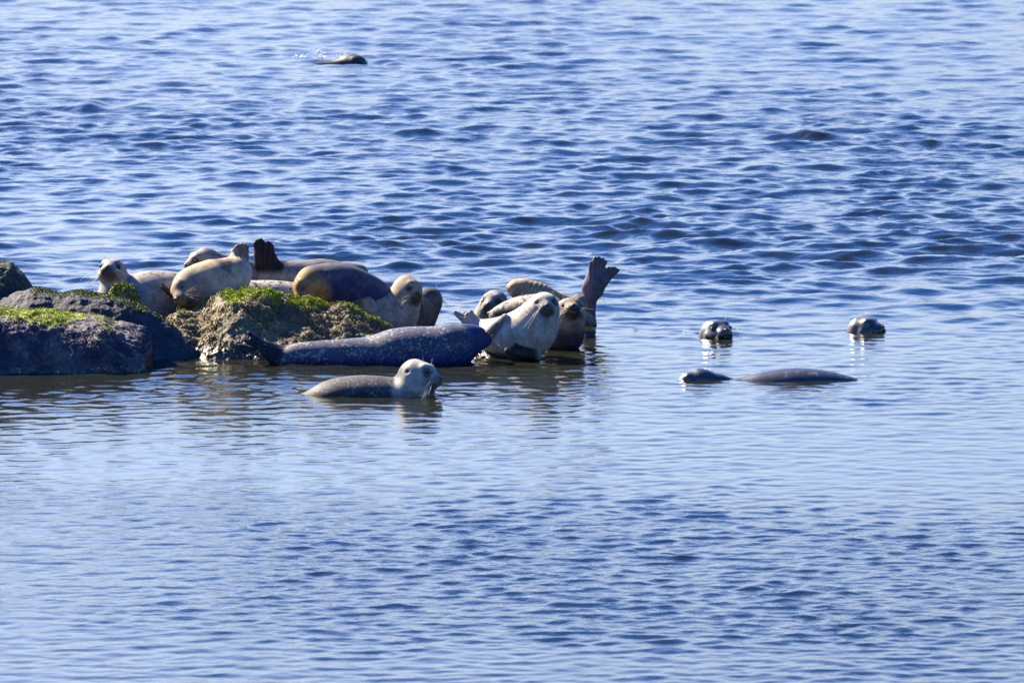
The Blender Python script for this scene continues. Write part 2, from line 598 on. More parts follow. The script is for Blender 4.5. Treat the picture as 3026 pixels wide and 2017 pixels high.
rock('hump_rock', 'humped tan brown weedy rock in the middle with green moss on its crown',
     [(470, 1075), (482, 965), (500, 930), (545, 918), (585, 910), (618, 880), (650, 864), (684, 852), (737, 845), (797, 855), (819, 871), (864, 882), (935, 893), (1021, 905), (1096, 938), (1170, 968), (1230, 1010), (1260, 1075)],
     52.55, 0.85, 0.45, RK_TAN, 57, (0.03, 0.008, 0.006), [(650, 830, 0.90, 1.0), (520, 650, 0.94, 0.5), (850, 980, 0.95, 0.8), (1000, 1160, 0.96, 0.45)], n_moss=20000, crease=0.02, step=0.0095, moss_len=0.0085, p=1.5, weed=14000, barn=70)
rock('low_ledge', 'low weed covered ledge of rock just above the water under the pale upright seal',
     [(1330, 1080), (1350, 1052), (1385, 1044), (1430, 1040), (1480, 1041), (1530, 1046), (1590, 1052), (1640, 1058), (1670, 1075)],
     52.1, 0.3, 0.55, RK_TAN, 61, (0.008, 0.008, 0.006), [(1380, 1540, 0.75, 0.6)], n_moss=900, moss_len=0.016)
rock('back_shelf', 'dark shelf of rock behind the humped rock that carries the rear seals',
     [(270, 1010), (300, 960), (400, 945), (480, 935), (700, 930), (900, 935), (1080, 945), (1160, 965), (1200, 1010)],
     53.1, 0.45, 0.75, RK_DARK, 71, (0.01, 0.008, 0.005), None)


# ------------------------------------------------------------------ seals
def surface_nets(Fv, origin, h):
    neg = Fv < 0
    s = [(dx, dy, dz) for dx in (0, 1) for dy in (0, 1) for dz in (0, 1)]
    n0, n1_, n2_ = Fv.shape
    sub = lambda A, d: A[d[0]:n0 - 1 + d[0], d[1]:n1_ - 1 + d[1], d[2]:n2_ - 1 + d[2]]
    cnt = sum(sub(neg, d).astype(np.int8) for d in s)
    act = (cnt > 0) & (cnt < 8)
    I = np.argwhere(act)
    vals = np.stack([sub(Fv, d)[act] for d in s], 1)
    S = np.array(s, float)
    acc = np.zeros((len(I), 3))
    num = np.zeros(len(I))
    for a in range(8):
        for b_ in range(a + 1, 8):
            if abs(S[a] - S[b_]).sum() != 1:
                continue
            fa, fb = vals[:, a], vals[:, b_]
            cr = (fa < 0) != (fb < 0)
            tt = np.where(cr, fa / np.where(cr, fa - fb, 1), 0)
            acc += np.where(cr[:, None], S[a] + tt[:, None] * (S[b_] - S[a]), 0)
            num += cr
    V = origin + h * (I + acc / num[:, None])
    vid = np.full(act.shape, -1, np.int64)
    vid[act] = np.arange(len(I))
    quads = []
    for ax in range(3):
        o1, o2 = [(1, 2), (2, 0), (0, 1)][ax]
        sl0 = [slice(None)] * 3
        sl1 = [slice(None)] * 3
        sl0[ax] = slice(0, -1)
        sl1[ax] = slice(1, None)
        a, b_ = neg[tuple(sl0)], neg[tuple(sl1)]
        E = np.argwhere(a != b_)
        E = E[(E[:, o1] > 0) & (E[:, o2] > 0) & (E[:, o1] < Fv.shape[o1] - 1) & (E[:, o2] < Fv.shape[o2] - 1)]
        fl = a[tuple(E.T)]
        d1 = np.zeros(3, int)
        d1[o1] = 1
        d2 = np.zeros(3, int)
        d2[o2] = 1
        g = lambda e: vid[e[:, 0], e[:, 1], e[:, 2]]
        q = np.stack([g(E - d1 - d2), g(E - d2), g(E), g(E - d1)], 1)
        q[~fl] = q[~fl][:, ::-1]
        quads.append(q)
    return V, np.vstack(quads)


def smooth_mesh(V, Q, it=2, lam=0.5):
    e = np.vstack([Q[:, [0, 1]], Q[:, [1, 2]], Q[:, [2, 3]], Q[:, [3, 0]]])
    deg = np.bincount(e[:, 0], minlength=len(V)) + np.bincount(e[:, 1], minlength=len(V)) + 1e-9
    for _ in range(it):
        A = np.stack([np.bincount(e[:, 0], V[e[:, 1], k], len(V)) + np.bincount(e[:, 1], V[e[:, 0], k], len(V)) for k in range(3)], 1)
        V = V + lam * (A / deg[:, None] - V)
    return V


class Field:
    """Signed distance of capsules and spheres melted together, on a grid."""

    def __init__(s, lo, hi, h):
        s.h = h
        s.o = np.asarray(lo, float)
        s.n = np.ceil((np.asarray(hi) - s.o) / h).astype(int) + 1
        s.F = np.full(s.n, 1.0, np.float32)

    def block(s, lo, hi):
        a = np.clip(np.floor((lo - s.o) / s.h).astype(int), 0, s.n - 1)
        b_ = np.clip(np.ceil((hi - s.o) / s.h).astype(int) + 1, a + 1, s.n)
        g = np.stack(np.meshgrid(*[s.o[i] + s.h * np.arange(a[i], b_[i]) for i in range(3)], indexing='ij'), -1).astype(np.float32)
        return tuple(slice(a[i], b_[i]) for i in range(3)), g

    def cap(s, a, ra, b_, rb, k=0.02, n=None, flat=1.0, cut=False):
        R = max(ra, rb) + k + 3 * s.h
        S, g = s.block(np.minimum(a, b_) - R, np.maximum(a, b_) + R)
        d = sd_cap(g, a, ra, b_, rb, n, flat)
        cur = s.F[S]
        if cut:
            d = -d
            h = np.maximum(k - np.abs(cur - d), 0) / k
            s.F[S] = np.maximum(cur, d) + h * h * k * 0.25
        else:
            h = np.maximum(k - np.abs(cur - d), 0) / k
            s.F[S] = np.minimum(cur, d) - h * h * k * 0.25


def sd_cap(g, a, ra, b_, rb, n=None, flat=1.0):
    p = g - a.astype(np.float32)
    ab = (b_ - a).astype(np.float32)
    if n is not None:
        pn = p @ n.astype(np.float32)
        p = p + (pn * (flat - 1))[..., None] * n.astype(np.float32)
    L = float(ab @ ab)
    tt = np.clip(p @ ab / max(L, 1e-9), 0, 1) if L > 1e-9 else np.zeros(p.shape[:-1], np.float32)
    d = np.sqrt(((p - tt[..., None] * ab) ** 2).sum(-1)) - (ra + (rb - ra) * tt)
    if n is not None:
        d = d / (1 + 0.5 * (flat - 1))
    return d.astype(np.float32)


def tubes(paths, radii, sides=4):
    """Tapering hairs, joined."""
    VV, QQ, o = [], [], 0
    for P, r in zip(paths, radii):
        P = np.asarray(P)
        tn = np.gradient(P, axis=0)
        tn /= np.linalg.norm(tn, axis=1)[:, None]
        s1 = np.cross(tn, [0.31, 0.2, 0.93])
        s1 /= np.linalg.norm(s1, axis=1)[:, None]
        s2 = np.cross(tn, s1)
        rr = r * np.linspace(1, 0.35, len(P))[:, None]
        ring = [P + rr * (s1 * math.cos(q) + s2 * math.sin(q)) for q in np.arange(sides) * 2 * math.pi / sides]
        VV.append(np.stack(ring, 1).reshape(-1, 3))
        for i in range(len(P) - 1):
            for j in range(sides):
                a, b_ = o + i * sides + j, o + i * sides + (j + 1) % sides
                QQ.append((a, b_, b_ + sides, a + sides))
        o += len(P) * sides
    return np.vstack(VV), np.array(QQ)


SEALS = []
KC = 0.76


def unit(v):
    v = np.asarray(v, float)
    return v / np.linalg.norm(v)


def seal(label, Y0, spine, head=None, flips=(), back=(0.2, 0.19, 0.18), belly=None, dorsal=(0, 1, 0.3), face=None, muzzle=(0.05, 0.04, 0.04),
         flipcol=None, spot=(0.3, 0.28, 0.26), spotty=0.6, spot_scale=26.0, lo=0.56, hi=0.66, rough=0.65, spec=0.10, h=0.0085, squash=1.0,
         group='harbour seals hauled out around the rocks', whisk=1.0, eyes='open', neckk=0.05, head_k=0.05, wrinkles=None, wl_len=0.75, facespot=None, ring=0.85, paints=(), ears=0, eyeside=(1, -1)):
    s = pxs(Y0)
    W = lambda p: at(p[0], p[1], Y0 + (p[2] if len(p) > 2 else 0) * s)
    vec = lambda v: np.array([v[0], v[2], v[1]], float)       # right, up, away -> world
    sp_ = np.array([(*W((a, b_, c)), r * s) for a, b_, c, r in spine])
    pts = catmull(sp_, 5) if len(sp_) > 2 else sp_
    allp = [pts[:, :3] - pts[:, 3:4], pts[:, :3] + pts[:, 3:4]]
    fl = []
    for f in flips:
        # flipper: root, tip, root radius, tip spread, plane normal, flatness, digits
        a, b_ = W(f['root']), W(f['tip'])
        n = unit(vec(f.get('n', (0, 0, 1))))
        ax = unit(b_ - a)
        n = unit(n - ax * (n @ ax))
        lat = np.cross(n, ax)
        fl.append((a, b_, n, lat, f))
        R = f.get('spread', 20) * s + f.get('r', 15) * s
        allp += [a[None] - R, a[None] + R, b_[None] - R, b_[None] + R]
    if head is not None:
        hc = W(head['c'])
        hsz = head['size'] * s
        fw = unit(vec(head['f']))
        up = vec(head.get('u', (0, 1, 0)))
        up = unit(up - fw * (up @ fw))
        rt = np.cross(fw, up)
        Lh = lambda a, b_, c: hc + hsz * (a * fw + b_ * rt + c * up)
        allp += [hc[None] - 1.05 * hsz, hc[None] + 1.05 * hsz]
    allp = np.vstack(allp)
    fld = Field(allp.min(0) - 0.03, allp.max(0) + 0.03, h)
    dn = np.array([0, 1.0, 0]) if squash != 1.0 else None
    for i in range(len(pts) - 1):
        fld.cap(pts[i, :3], pts[i, 3], pts[i + 1, :3], pts[i + 1, 3], k=0.012, n=dn, flat=squash)
    for a, b_, n, lat, f in fl:
        r0, spd = f.get('r', 14) * s, f.get('spread', 18) * s
        nd_ = f.get('digits', 5)
        flat = f.get('flat', 2.6)
        tl = np.linalg.norm(b_ - a)
        axx = (b_ - a) / tl
        rd = f.get('rd', 5.0) * s
        bend = f.get('bend', 0.0)
        tips = f.get('tips')
        nd_ = len(tips) if tips else nd_
        for j in range(nd_):
            q = (j / (nd_ - 1) - 0.5) * 2 if nd_ > 1 else 0
            ext = 1 + f.get('crescent', 0.12) * (abs(q) - 0.6) + f.get('skew', 0.0) * q
            tip = a + axx * tl * ext + lat * spd * q + n * bend * s * 10
            mid = a + axx * tl * 0.5 + lat * spd * q * 0.62
            if tips:
                tip = W((tips[j][0], tips[j][1], f['tip'][2]))
                mid = a * .45 + tip * .55 + lat * 2 * s * q
            ro = a + lat * r0 * 0.45 * q
            fld.cap(ro, r0 * 0.8, mid, rd * 1.5, k=r0 * 0.8, n=n, flat=flat * 0.8)
            fld.cap(mid, rd * 1.5, tip, rd, k=rd * f.get('web', 0.8), n=n, flat=flat * 0.8)
    if head is not None:
        z = hsz
        hk = 0.10 * z
        fld.cap(Lh(-.12, 0, 0), .48 * z, Lh(.20, 0, -.02), .41 * z, k=head_k)
        fld.cap(Lh(.18, 0, -.06), .39 * z, Lh(.52, 0, -.13), .27 * z, k=hk)
        for q in (1, -1):
            fld.cap(Lh(.55, q * .13, -.17), .18 * z, Lh(.63, q * .11, -.18), .16 * z, k=hk * .6)
            fld.cap(Lh(.30, q * .22, .22), .13 * z, Lh(.34, q * .2, .2), .13 * z, k=hk)
            fld.cap(Lh(.12, q * .30, -.16), .22 * z, Lh(.3, q * .25, -.2), .18 * z, k=hk)
        fld.cap(Lh(.66, 0, -.05), .12 * z, Lh(.75, 0, -.07), .09 * z, k=hk * .5)
        fld.cap(Lh(.2, 0, -.24), .24 * z, Lh(.6, 0, -.31), .12 * z, k=hk * .6)
        for q in (1, -1):
            fld.cap(Lh(.52, q * .37, .08), .08 * z, Lh(.58, q * .43, .08), .08 * z, k=.06 * z, cut=True)
            if ears:
                fld.cap(Lh(-.12, q * .54, .05), .06 * z, Lh(-.12, q * .5, .05), .05 * z, k=.04 * z, cut=True)
            # mouth line
            fld.cap(Lh(.80, q * .02, -.255), .022 * z, Lh(.52, q * .26, -.275), .022 * z, k=.03 * z, cut=True)
    V, Q = surface_nets(fld.F, fld.o, h)
    V = smooth_mesh(V, Q, 2, 0.45)
    N = normals(V, Q)
    # folds of skin
    if wrinkles:
        for wr in wrinkles:
            c0 = W(wr['c'])
            axw = unit(vec(wr['axis']))
            g = (V - c0) @ axw / s
            env = np.exp(-(g / wr['reach']) ** 2) * sstep(-0.2, 0.5, N[:, 2])
            V = V + N * (wr['amp'] * s * env * np.cos(g * 2 * math.pi / wr['lam'] + 1.5 * fbm(V * 9, 5, 2)))[:, None]
        N = normals(V, Q)
    fold_shade = np.ones(len(V))  # shade of the skin folds, painted into the coat as darker bands
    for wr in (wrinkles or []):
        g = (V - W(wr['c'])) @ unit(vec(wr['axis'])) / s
        fold_shade *= 1 - wr.get('dark', .2) * np.exp(-(g / wr['reach']) ** 2) * sstep(.2, -.9, np.cos(g * 2 * math.pi / wr['lam'] + 1.5 * fbm(V * 9, 5, 2)))
    # coat colours
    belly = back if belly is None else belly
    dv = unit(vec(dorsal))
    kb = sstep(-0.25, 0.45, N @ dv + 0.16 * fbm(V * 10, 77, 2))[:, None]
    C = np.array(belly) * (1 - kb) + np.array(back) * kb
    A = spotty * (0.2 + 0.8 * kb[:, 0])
    # body distance, to know what is flipper
    if fl:
        fc = np.array(flipcol if flipcol is not None else np.array(back) * 0.55)
        for a, b_, n, lat, f in fl:
            col = np.array(f.get('col', fc))
            tl = np.linalg.norm(b_ - a)
            ax = (b_ - a) / tl
            rel = V - a
            tt = (rel @ ax) / tl
            dl = np.abs(rel @ lat) / (f.get('r', 14) * s * 1.1 + np.clip(tt, 0, 1) * f.get('spread', 18) * s)
            dh = np.abs(rel @ n) / (f.get('r', 14) * s)
            mk = sstep(f.get('t0', 0.02), f.get('t0', 0.02) + .28, tt) * sstep(1.35, 1.15, tt) * sstep(1.6, 1.25, dl) * sstep(1.5, 1.1, dh)
            C = C * (1 - mk[:, None]) + col * mk[:, None]
            A = A * (1 - 0.8 * mk)
            nf = len(f['tips']) if f.get('tips') else f.get('digits', 5)
            qq = (rel @ lat) / (f.get('r', 14) * s * .5 + np.clip(tt, 0, 1) * f.get('spread', 18) * s * .9)
            bd = np.cos(math.pi * (nf - 1) * (qq + 1)) * sstep(.1, .5, tt) * mk * sstep(1.3, 1.0, np.abs(qq))
            V = V + N * (0.9 * s * bd)[:, None]
            C = C * (1 + .35 * bd)[:, None]  # painted shading: digits lighter, gaps between them darker
    for (pa, pb, pw, pr, pc) in paints:
        kk = sstep(pr * 1.15, pr * .8, np.linalg.norm(V - W((pa, pb, pw)), axis=1) / s + 6 * fbm(V * 25, 15, 2))
        C = C * (1 - kk[:, None]) + np.array(pc) * kk[:, None]
        A = A * (1 - .7 * kk)
    if head is not None:
        L = (V - hc) / hsz
        lf, lr, lu = L @ fw, L @ rt, L @ up
        nz = 0.06 * fbm(V * 40, 91, 2)
        rad = np.sqrt(lf ** 2 + lr ** 2 + lu ** 2)
        inh = sstep(1.0, 0.62, np.sqrt((lf - .2) ** 2 + lr ** 2 + (lu + .05) ** 2) + nz) * sstep(-.45, -.1, lf)
        fcol = np.array(face if face is not None else back)
        C = C * (1 - inh[:, None]) + fcol * inh[:, None]
        A = A * (1 - 0.6 * inh) if facespot is None else A * (1 - inh) + facespot * inh
        mz = np.array(muzzle)
        dm = sstep(.42, .2, np.sqrt(((lf - .70) * .8) ** 2 + (lr * .9) ** 2 + ((lu + .28) * 1.0) ** 2) + nz)
        C = C * (1 - .85 * dm[:, None]) + mz * .85 * dm[:, None]
        for q in (1, -1):
            de = np.sqrt((lf - .43) ** 2 + (lr - q * .28) ** 2 + (1.35 * (lu - .07 + .12 * (q * lr - .28))) ** 2)
            ke = ring * sstep(.24, .13, de + nz)
            C = C * (1 - ke[:, None]) + np.array([.035, .03, .028]) * ke[:, None]
            de = np.sqrt((lf + .12) ** 2 + (lr - q * .48) ** 2 + (lu - .05) ** 2)
            ke = ears * .7 * sstep(.10, .05, de)
            C = C * (1 - ke[:, None]) + np.array([.03, .027, .025]) * ke[:, None]
        A = A * (1 - dm)
    C = C * (1 - .45 * sstep(.055, .012, V[:, 2] + .012 * fbm(V * 14, 44, 2)))[:, None]      # wet fur along the water
    org = np.array([V[:, 0].mean(), V[:, 1].mean(), max(V[:, 2].min(), 0.0)])
    me = make_mesh('harbour_seal', V - org, Q)
    attr_col(me, 'coat', np.column_stack([C * KC * fold_shade[:, None], np.clip(A * 1.35, 0, 1)]))
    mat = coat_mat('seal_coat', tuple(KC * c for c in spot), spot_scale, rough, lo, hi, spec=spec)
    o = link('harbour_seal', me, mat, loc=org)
    tag(o, label, 'seal', group)
    SEALS.append(o)
    if head is not None:
        r = np.random.default_rng(len(SEALS))
        if eyes != 'none':
            for q in eyeside:
                if eyes == 'open':
                    st_ = np.outer(fw, fw) * .8 + np.outer(rt, rt) * 1.15 + np.outer(up, up) * .75
                    ev, eq = ball(Lh(.43, q * .285, .07) - org, 0.10 * hsz, stretch=st_)
                else:
                    st_ = np.outer(fw, fw) * .6 + np.outer(rt, rt) * 1.2 + np.outer(up, up) * .3
                    ev, eq = ball(Lh(.455, q * .285, .07) - org, .10 * hsz, stretch=st_)
                link('eye', make_mesh('eye', ev, eq), M['eye'], parent=o)
        st_ = np.outer(fw, fw) * .7 + np.outer(rt, rt) * 1.25 + np.outer(up, up) * .8
        nv, nq = ball(Lh(.79, 0, -.06) - org, .07 * hsz, stretch=st_)
        link('nose', make_mesh('nose', nv, nq), M['nose'], parent=o)
        if whisk:
            for q in (1, -1):
                pa, rd_ = [], []
                for i in range(int(8 * whisk)):
                    a0 = Lh(.60 + r.uniform(-.06, .1), q * (.24 + r.uniform(-.03, .03)), -.17 + r.uniform(-.09, .07))
                    ln = wl_len * hsz * r.uniform(.55, 1.15)
                    dr = unit(q * rt * r.uniform(.55, 1.0) + fw * r.uniform(-.2, .35) - up * r.uniform(.0, .95))
                    tt = np.linspace(0, 1, 6)[:, None]
                    pa.append(a0 + dr * ln * tt - (up * .22 + fw * .12) * ln * tt ** 2 - org)
                    rd_.append(.0012)
                wv, wq = tubes(pa, rd_)
                link('whiskers', make_mesh('whiskers', wv, wq), M['whisker'], parent=o)['kind'] = 'stuff'
            pa = []
            for q in (1, -1):
                for i in range(3):
                    a0 = Lh(.30, q * .24, .33)
                    dr = unit(up + q * rt * r.uniform(-.1, .6) + fw * r.uniform(-.3, .2))
                    tt = np.linspace(0, 1, 4)[:, None]
                    pa.append(a0 + dr * .3 * hsz * tt * r.uniform(.7, 1.2) - org)
            wv, wq = tubes(pa, [.001] * len(pa))
            link('brow_hairs', make_mesh('brow_hairs', wv, wq), M['whisker'], parent=o)['kind'] = 'stuff'
    return o


# leftmost, on the rocks behind the knob
seal('grey tan seal furthest left, head raised behind the rock knob, dark muzzle facing out', 52.95,
     [(338, 850, -5, 42), (352, 885, 0, 62), (395, 900, 15, 86), (450, 885, 35, 84), (520, 880, 60, 74), (600, 890, 90, 60)],
     dict(c=(333, 803, -8), size=84, f=(-.18, .40, -.90)),
     [dict(root=(512, 868, -44), tip=(478, 846, -66), r=9, spread=6, n=(0, .5, -1), digits=3, rd=4, t0=-.5)],
     back=(.29, .265, .235), belly=(.28, .27, .265), dorsal=(0, 1, .2), face=(.31, .285, .255), muzzle=(.045, .035, .036), flipcol=(.05, .045, .045),
     spot=(.09, .08, .075), spotty=.7, spot_scale=34, wl_len=.7, neckk=.05)
# behind the pale one lying on its side
seal('grey seal peering over the pale seal lying on its side, head turned left', 53.6,
     [(612, 775, 10, 34), (650, 795, 30, 46), (700, 815, 50, 55), (760, 835, 80, 50)],
     dict(c=(598, 768, 0), size=72, f=(-.86, -.12, -.45)), [],
     back=(.17, .16, .16), face=(.21, .19, .18), spotty=.8, spot=(.30, .28, .26), whisk=.8, wl_len=.6)
# pale seal on its side with a raised flipper
seal('cream seal lying on its side with pale hind flippers up and face down left', 52.85,
     [(560, 850, -25, 50), (590, 847, -10, 66), (625, 842, 5, 72), (665, 830, 30, 66), (696, 806, 55, 48), (705, 788, 68, 28)],
     dict(c=(553, 850, -32), size=88, f=(-.50, -.35, -.80), u=(-.70, .62, .2)),
     [dict(root=(702, 792, 66), tip=(706, 726, 70), r=22, spread=12, n=(.4, -.1, -.9), flat=1.6, rd=6, web=.9, col=(.36, .29, .20), tips=[(687, 740), (696, 730), (706, 724), (717, 723)]),
      dict(root=(712, 790, 76), tip=(728, 728, 88), r=16, spread=12, n=(.6, -.1, -.8), flat=1.8, rd=5.5, web=.9, col=(.20, .15, .11), tips=[(716, 727), (724, 724), (731, 730), (733, 742)]),
      dict(root=(620, 785, -2), tip=(672, 786, -4), r=14, spread=8, n=(0, .9, -.6), digits=4, rd=6, col=(.19, .15, .11))],
     back=(.40, .31, .20), belly=(.40, .365, .32), dorsal=(-.5, .9, .1), face=(.27, .22, .165), muzzle=(.10, .08, .065), spotty=.4, spot=(.15, .11, .085), facespot=.75, spot_scale=42,
     eyes='shut', wl_len=.55, ring=.3)
# dark hind flippers in the air
seal('grey seal facing away at the back with dark hind flippers lifted high over its tail', 53.75,
     [(792, 790, 0, 32), (806, 812, 5, 44), (850, 824, 12, 52), (900, 828, 25, 56), (950, 826, 40, 60), (1000, 828, 60, 54), (1040, 818, 85, 40), (1064, 806, 105, 24)],
     None,
     [dict(root=(786, 815, -8), tip=(764, 716, -10), r=30, spread=14, n=(.25, .1, -1), flat=1.7, rd=6.5, web=.9, tips=[(752, 722), (760, 712), (769, 709), (778, 714)]),
      dict(root=(790, 810, -4), tip=(796, 722, -14), r=28, spread=14, n=(-.1, .1, -1), flat=1.7, rd=6.5, web=.9, tips=[(785, 721), (793, 718), (801, 724), (806, 734)])],
     back=(.16, .15, .145), belly=(.24, .23, .22), flipcol=(.022, .017, .017), dorsal=(.1, 1, .2), spotty=.5, spot=(.06, .055, .05), spot_scale=30)
# spotted strip
seal('spotted grey back of a seal between the cream seal and the brown faced one', 53.25,
     [(650, 890, 10, 40), (710, 880, 5, 48), (790, 880, 0, 51), (860, 884, 0, 49), (930, 890, 10, 44)], None, [],
     back=(.40, .375, .34), belly=(.30, .28, .26), spot=(.06, .05, .045), spotty=1.0, spot_scale=30, lo=.5, hi=.58)
# dark seal with brown face; blue shade is painted into its belly colour
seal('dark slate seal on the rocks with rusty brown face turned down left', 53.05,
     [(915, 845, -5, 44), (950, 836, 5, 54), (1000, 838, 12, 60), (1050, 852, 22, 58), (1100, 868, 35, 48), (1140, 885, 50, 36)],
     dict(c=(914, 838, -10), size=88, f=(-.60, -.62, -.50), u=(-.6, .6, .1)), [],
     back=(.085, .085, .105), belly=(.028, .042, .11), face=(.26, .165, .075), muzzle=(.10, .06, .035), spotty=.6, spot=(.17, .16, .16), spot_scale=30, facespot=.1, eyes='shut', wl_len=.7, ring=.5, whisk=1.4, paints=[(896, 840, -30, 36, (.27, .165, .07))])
# tan seal upright
seal('tan seal above the humped rock lifting its chest, face and long whiskers turned right', 53.15,
     [(890, 912, 60, 22), (940, 912, 50, 34), (1000, 920, 35, 56), (1070, 932, 20, 76), (1130, 944, 5, 84), (1165, 930, -2, 70), (1190, 892, -4, 52), (1203, 868, -5, 42)],
     dict(c=(1206, 850, -5), size=72, f=(.62, -.18, -.76), u=(.15, 1, .1)),
     [dict(root=(1085, 900, -70), tip=(1028, 904, -72), r=17, spread=13, n=(.1, .45, -1), digits=5, rd=5.5, skew=-.1, crescent=.0, col=(.17, .13, .095))],
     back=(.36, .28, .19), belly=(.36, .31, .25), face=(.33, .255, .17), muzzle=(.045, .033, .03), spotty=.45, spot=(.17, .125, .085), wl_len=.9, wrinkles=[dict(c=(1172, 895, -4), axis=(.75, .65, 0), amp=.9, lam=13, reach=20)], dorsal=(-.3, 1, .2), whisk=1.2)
# dark one behind it
seal('dark grey seal behind the chest of the tan upright one, face turned away', 53.75,
     [(1180, 1010, 10, 50), (1215, 985, 5, 50), (1240, 945, 2, 46), (1258, 908, 0, 42), (1268, 890, 0, 38)],
     dict(c=(1266, 884, 2), size=68, f=(.42, .25, .85)), [],
     back=(.06, .063, .08), belly=(.08, .085, .11), dorsal=(-.4, .8, .2), face=(.085, .075, .075), spotty=.4, eyes='none', wl_len=.55, spot=(.17, .16, .15))
# big dark seal in front; blue shade painted into its belly and face colours
seal('large dark grey seal stretched out below the humped rock, spotted back, tail at left', 51.7,
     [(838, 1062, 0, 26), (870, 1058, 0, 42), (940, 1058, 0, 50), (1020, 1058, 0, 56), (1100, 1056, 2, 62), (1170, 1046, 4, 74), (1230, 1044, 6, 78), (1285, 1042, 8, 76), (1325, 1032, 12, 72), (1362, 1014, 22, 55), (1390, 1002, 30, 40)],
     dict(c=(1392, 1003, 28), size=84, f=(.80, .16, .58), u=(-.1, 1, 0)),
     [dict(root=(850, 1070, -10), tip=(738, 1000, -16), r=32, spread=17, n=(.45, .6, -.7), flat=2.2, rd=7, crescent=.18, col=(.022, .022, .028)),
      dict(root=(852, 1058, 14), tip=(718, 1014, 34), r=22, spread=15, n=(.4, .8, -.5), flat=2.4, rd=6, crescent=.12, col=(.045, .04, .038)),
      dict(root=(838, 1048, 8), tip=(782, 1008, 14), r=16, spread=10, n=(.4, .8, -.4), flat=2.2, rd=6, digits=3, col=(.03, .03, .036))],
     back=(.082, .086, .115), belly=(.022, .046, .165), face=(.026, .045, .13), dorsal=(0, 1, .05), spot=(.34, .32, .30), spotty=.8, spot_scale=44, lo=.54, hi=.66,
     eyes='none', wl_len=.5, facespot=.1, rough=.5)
# swimmer in front
seal('pale headed seal swimming in front of the big dark seal, speckled grey back above water', 49.9,
     [(850, 1205, 8, 24), (920, 1196, 6, 42), (990, 1190, 4, 70), (1060, 1188, 2, 78), (1120, 1192, 0, 80), (1180, 1192, 0, 76), (1215, 1165, -2, 68), (1228, 1128, -4, 52)],
     dict(c=(1236, 1106, -6), size=94, f=(.88, -.01, -.46), u=(.2, 1, .1)), [],
     ears=1, back=(.08, .075, .08), paints=[(1215, 1165, -50, 62, (.42, .38, .33)), (1270, 1175, -30, 55, (.42, .38, .33))], dorsal=(0, 1, 0), face=(.40, .36, .31), muzzle=(.13, .105, .09), spot=(.30, .27, .23), spotty=.8, spot_scale=55, lo=.58, hi=.67,
     facespot=.15, group='harbour seals swimming in the water', eyes='shut', wl_len=.8, whisk=1.3, rough=.6, ring=.75)
# small grey head behind the pale upright seal
seal('small grey seal looking out from behind the flippers of the pale upright seal', 53.3,
     [(1456, 905, 4, 38), (1446, 935, 12, 44), (1440, 970, 20, 52), (1440, 1010, 25, 56)],
     dict(c=(1461, 893, 0), size=74, f=(-.32, .10, -.94)), [],
     back=(.24, .22, .20), belly=(.33, .29, .22), dorsal=(.3, .8, .3), face=(.25, .235, .22), muzzle=(.06, .05, .05), spotty=.4, spot=(.10, .09, .08), wl_len=.6)
# tan wrinkled
seal('wrinkled golden tan seal lying at the back of the right cluster, snout pointing left', 53.45,
     [(1520, 852, -8, 20), (1548, 861, -5, 33), (1585, 879, 5, 45), (1630, 905, 25, 46), (1670, 915, 50, 42), (1700, 905, 75, 28), (1716, 890, 85, 18)],
     dict(c=(1534, 851, -8), size=47, f=(-.96, .16, -.2), u=(.1, .95, -.25)),
     [dict(root=(1700, 900, 75), tip=(1713, 876, 80), r=13, spread=8, n=(0, .2, -1), rd=4, col=(.25, .2, .15))],
     back=(.46, .32, .165), belly=(.40, .29, .17), face=(.44, .31, .17), muzzle=(.20, .14, .08), spotty=.1, eyes='shut', whisk=.6, wl_len=.4, ring=.2,
     wrinkles=[dict(c=(1575, 865, 0), axis=(.72, -.62, 0), amp=.55, lam=13, reach=36, dark=.45)])
# dark-speckled one beside the pale upright seal
seal('dark speckled seal beside the pale upright seal, nose tipped up and eyes shut', 52.55,
     [(1475, 925, 130, 22), (1520, 918, 110, 36), (1570, 918, 85, 48), (1625, 930, 50, 54), (1660, 985, 15, 56), (1676, 985, 2, 50), (1680, 950, -8, 46), (1682, 925, -10, 42)],
     dict(c=(1684, 921, -10), size=80, f=(.16, .48, -.86)),
     [dict(root=(1478, 926, 135), tip=(1446, 934, 140), r=16, spread=14, n=(.1, .6, -.8), rd=4.5, flat=2.2, crescent=.2, col=(.24, .22, .21))],
     back=(.26, .235, .215), belly=(.065, .06, .068), dorsal=(-.2, 1, .35), face=(.27, .215, .155), muzzle=(.03, .024, .022), spot=(.035, .03, .03), spotty=1.0, spot_scale=26, lo=.5, hi=.58,
     facespot=.25, eyes='shut', wl_len=.8, whisk=1.3, ring=.25)
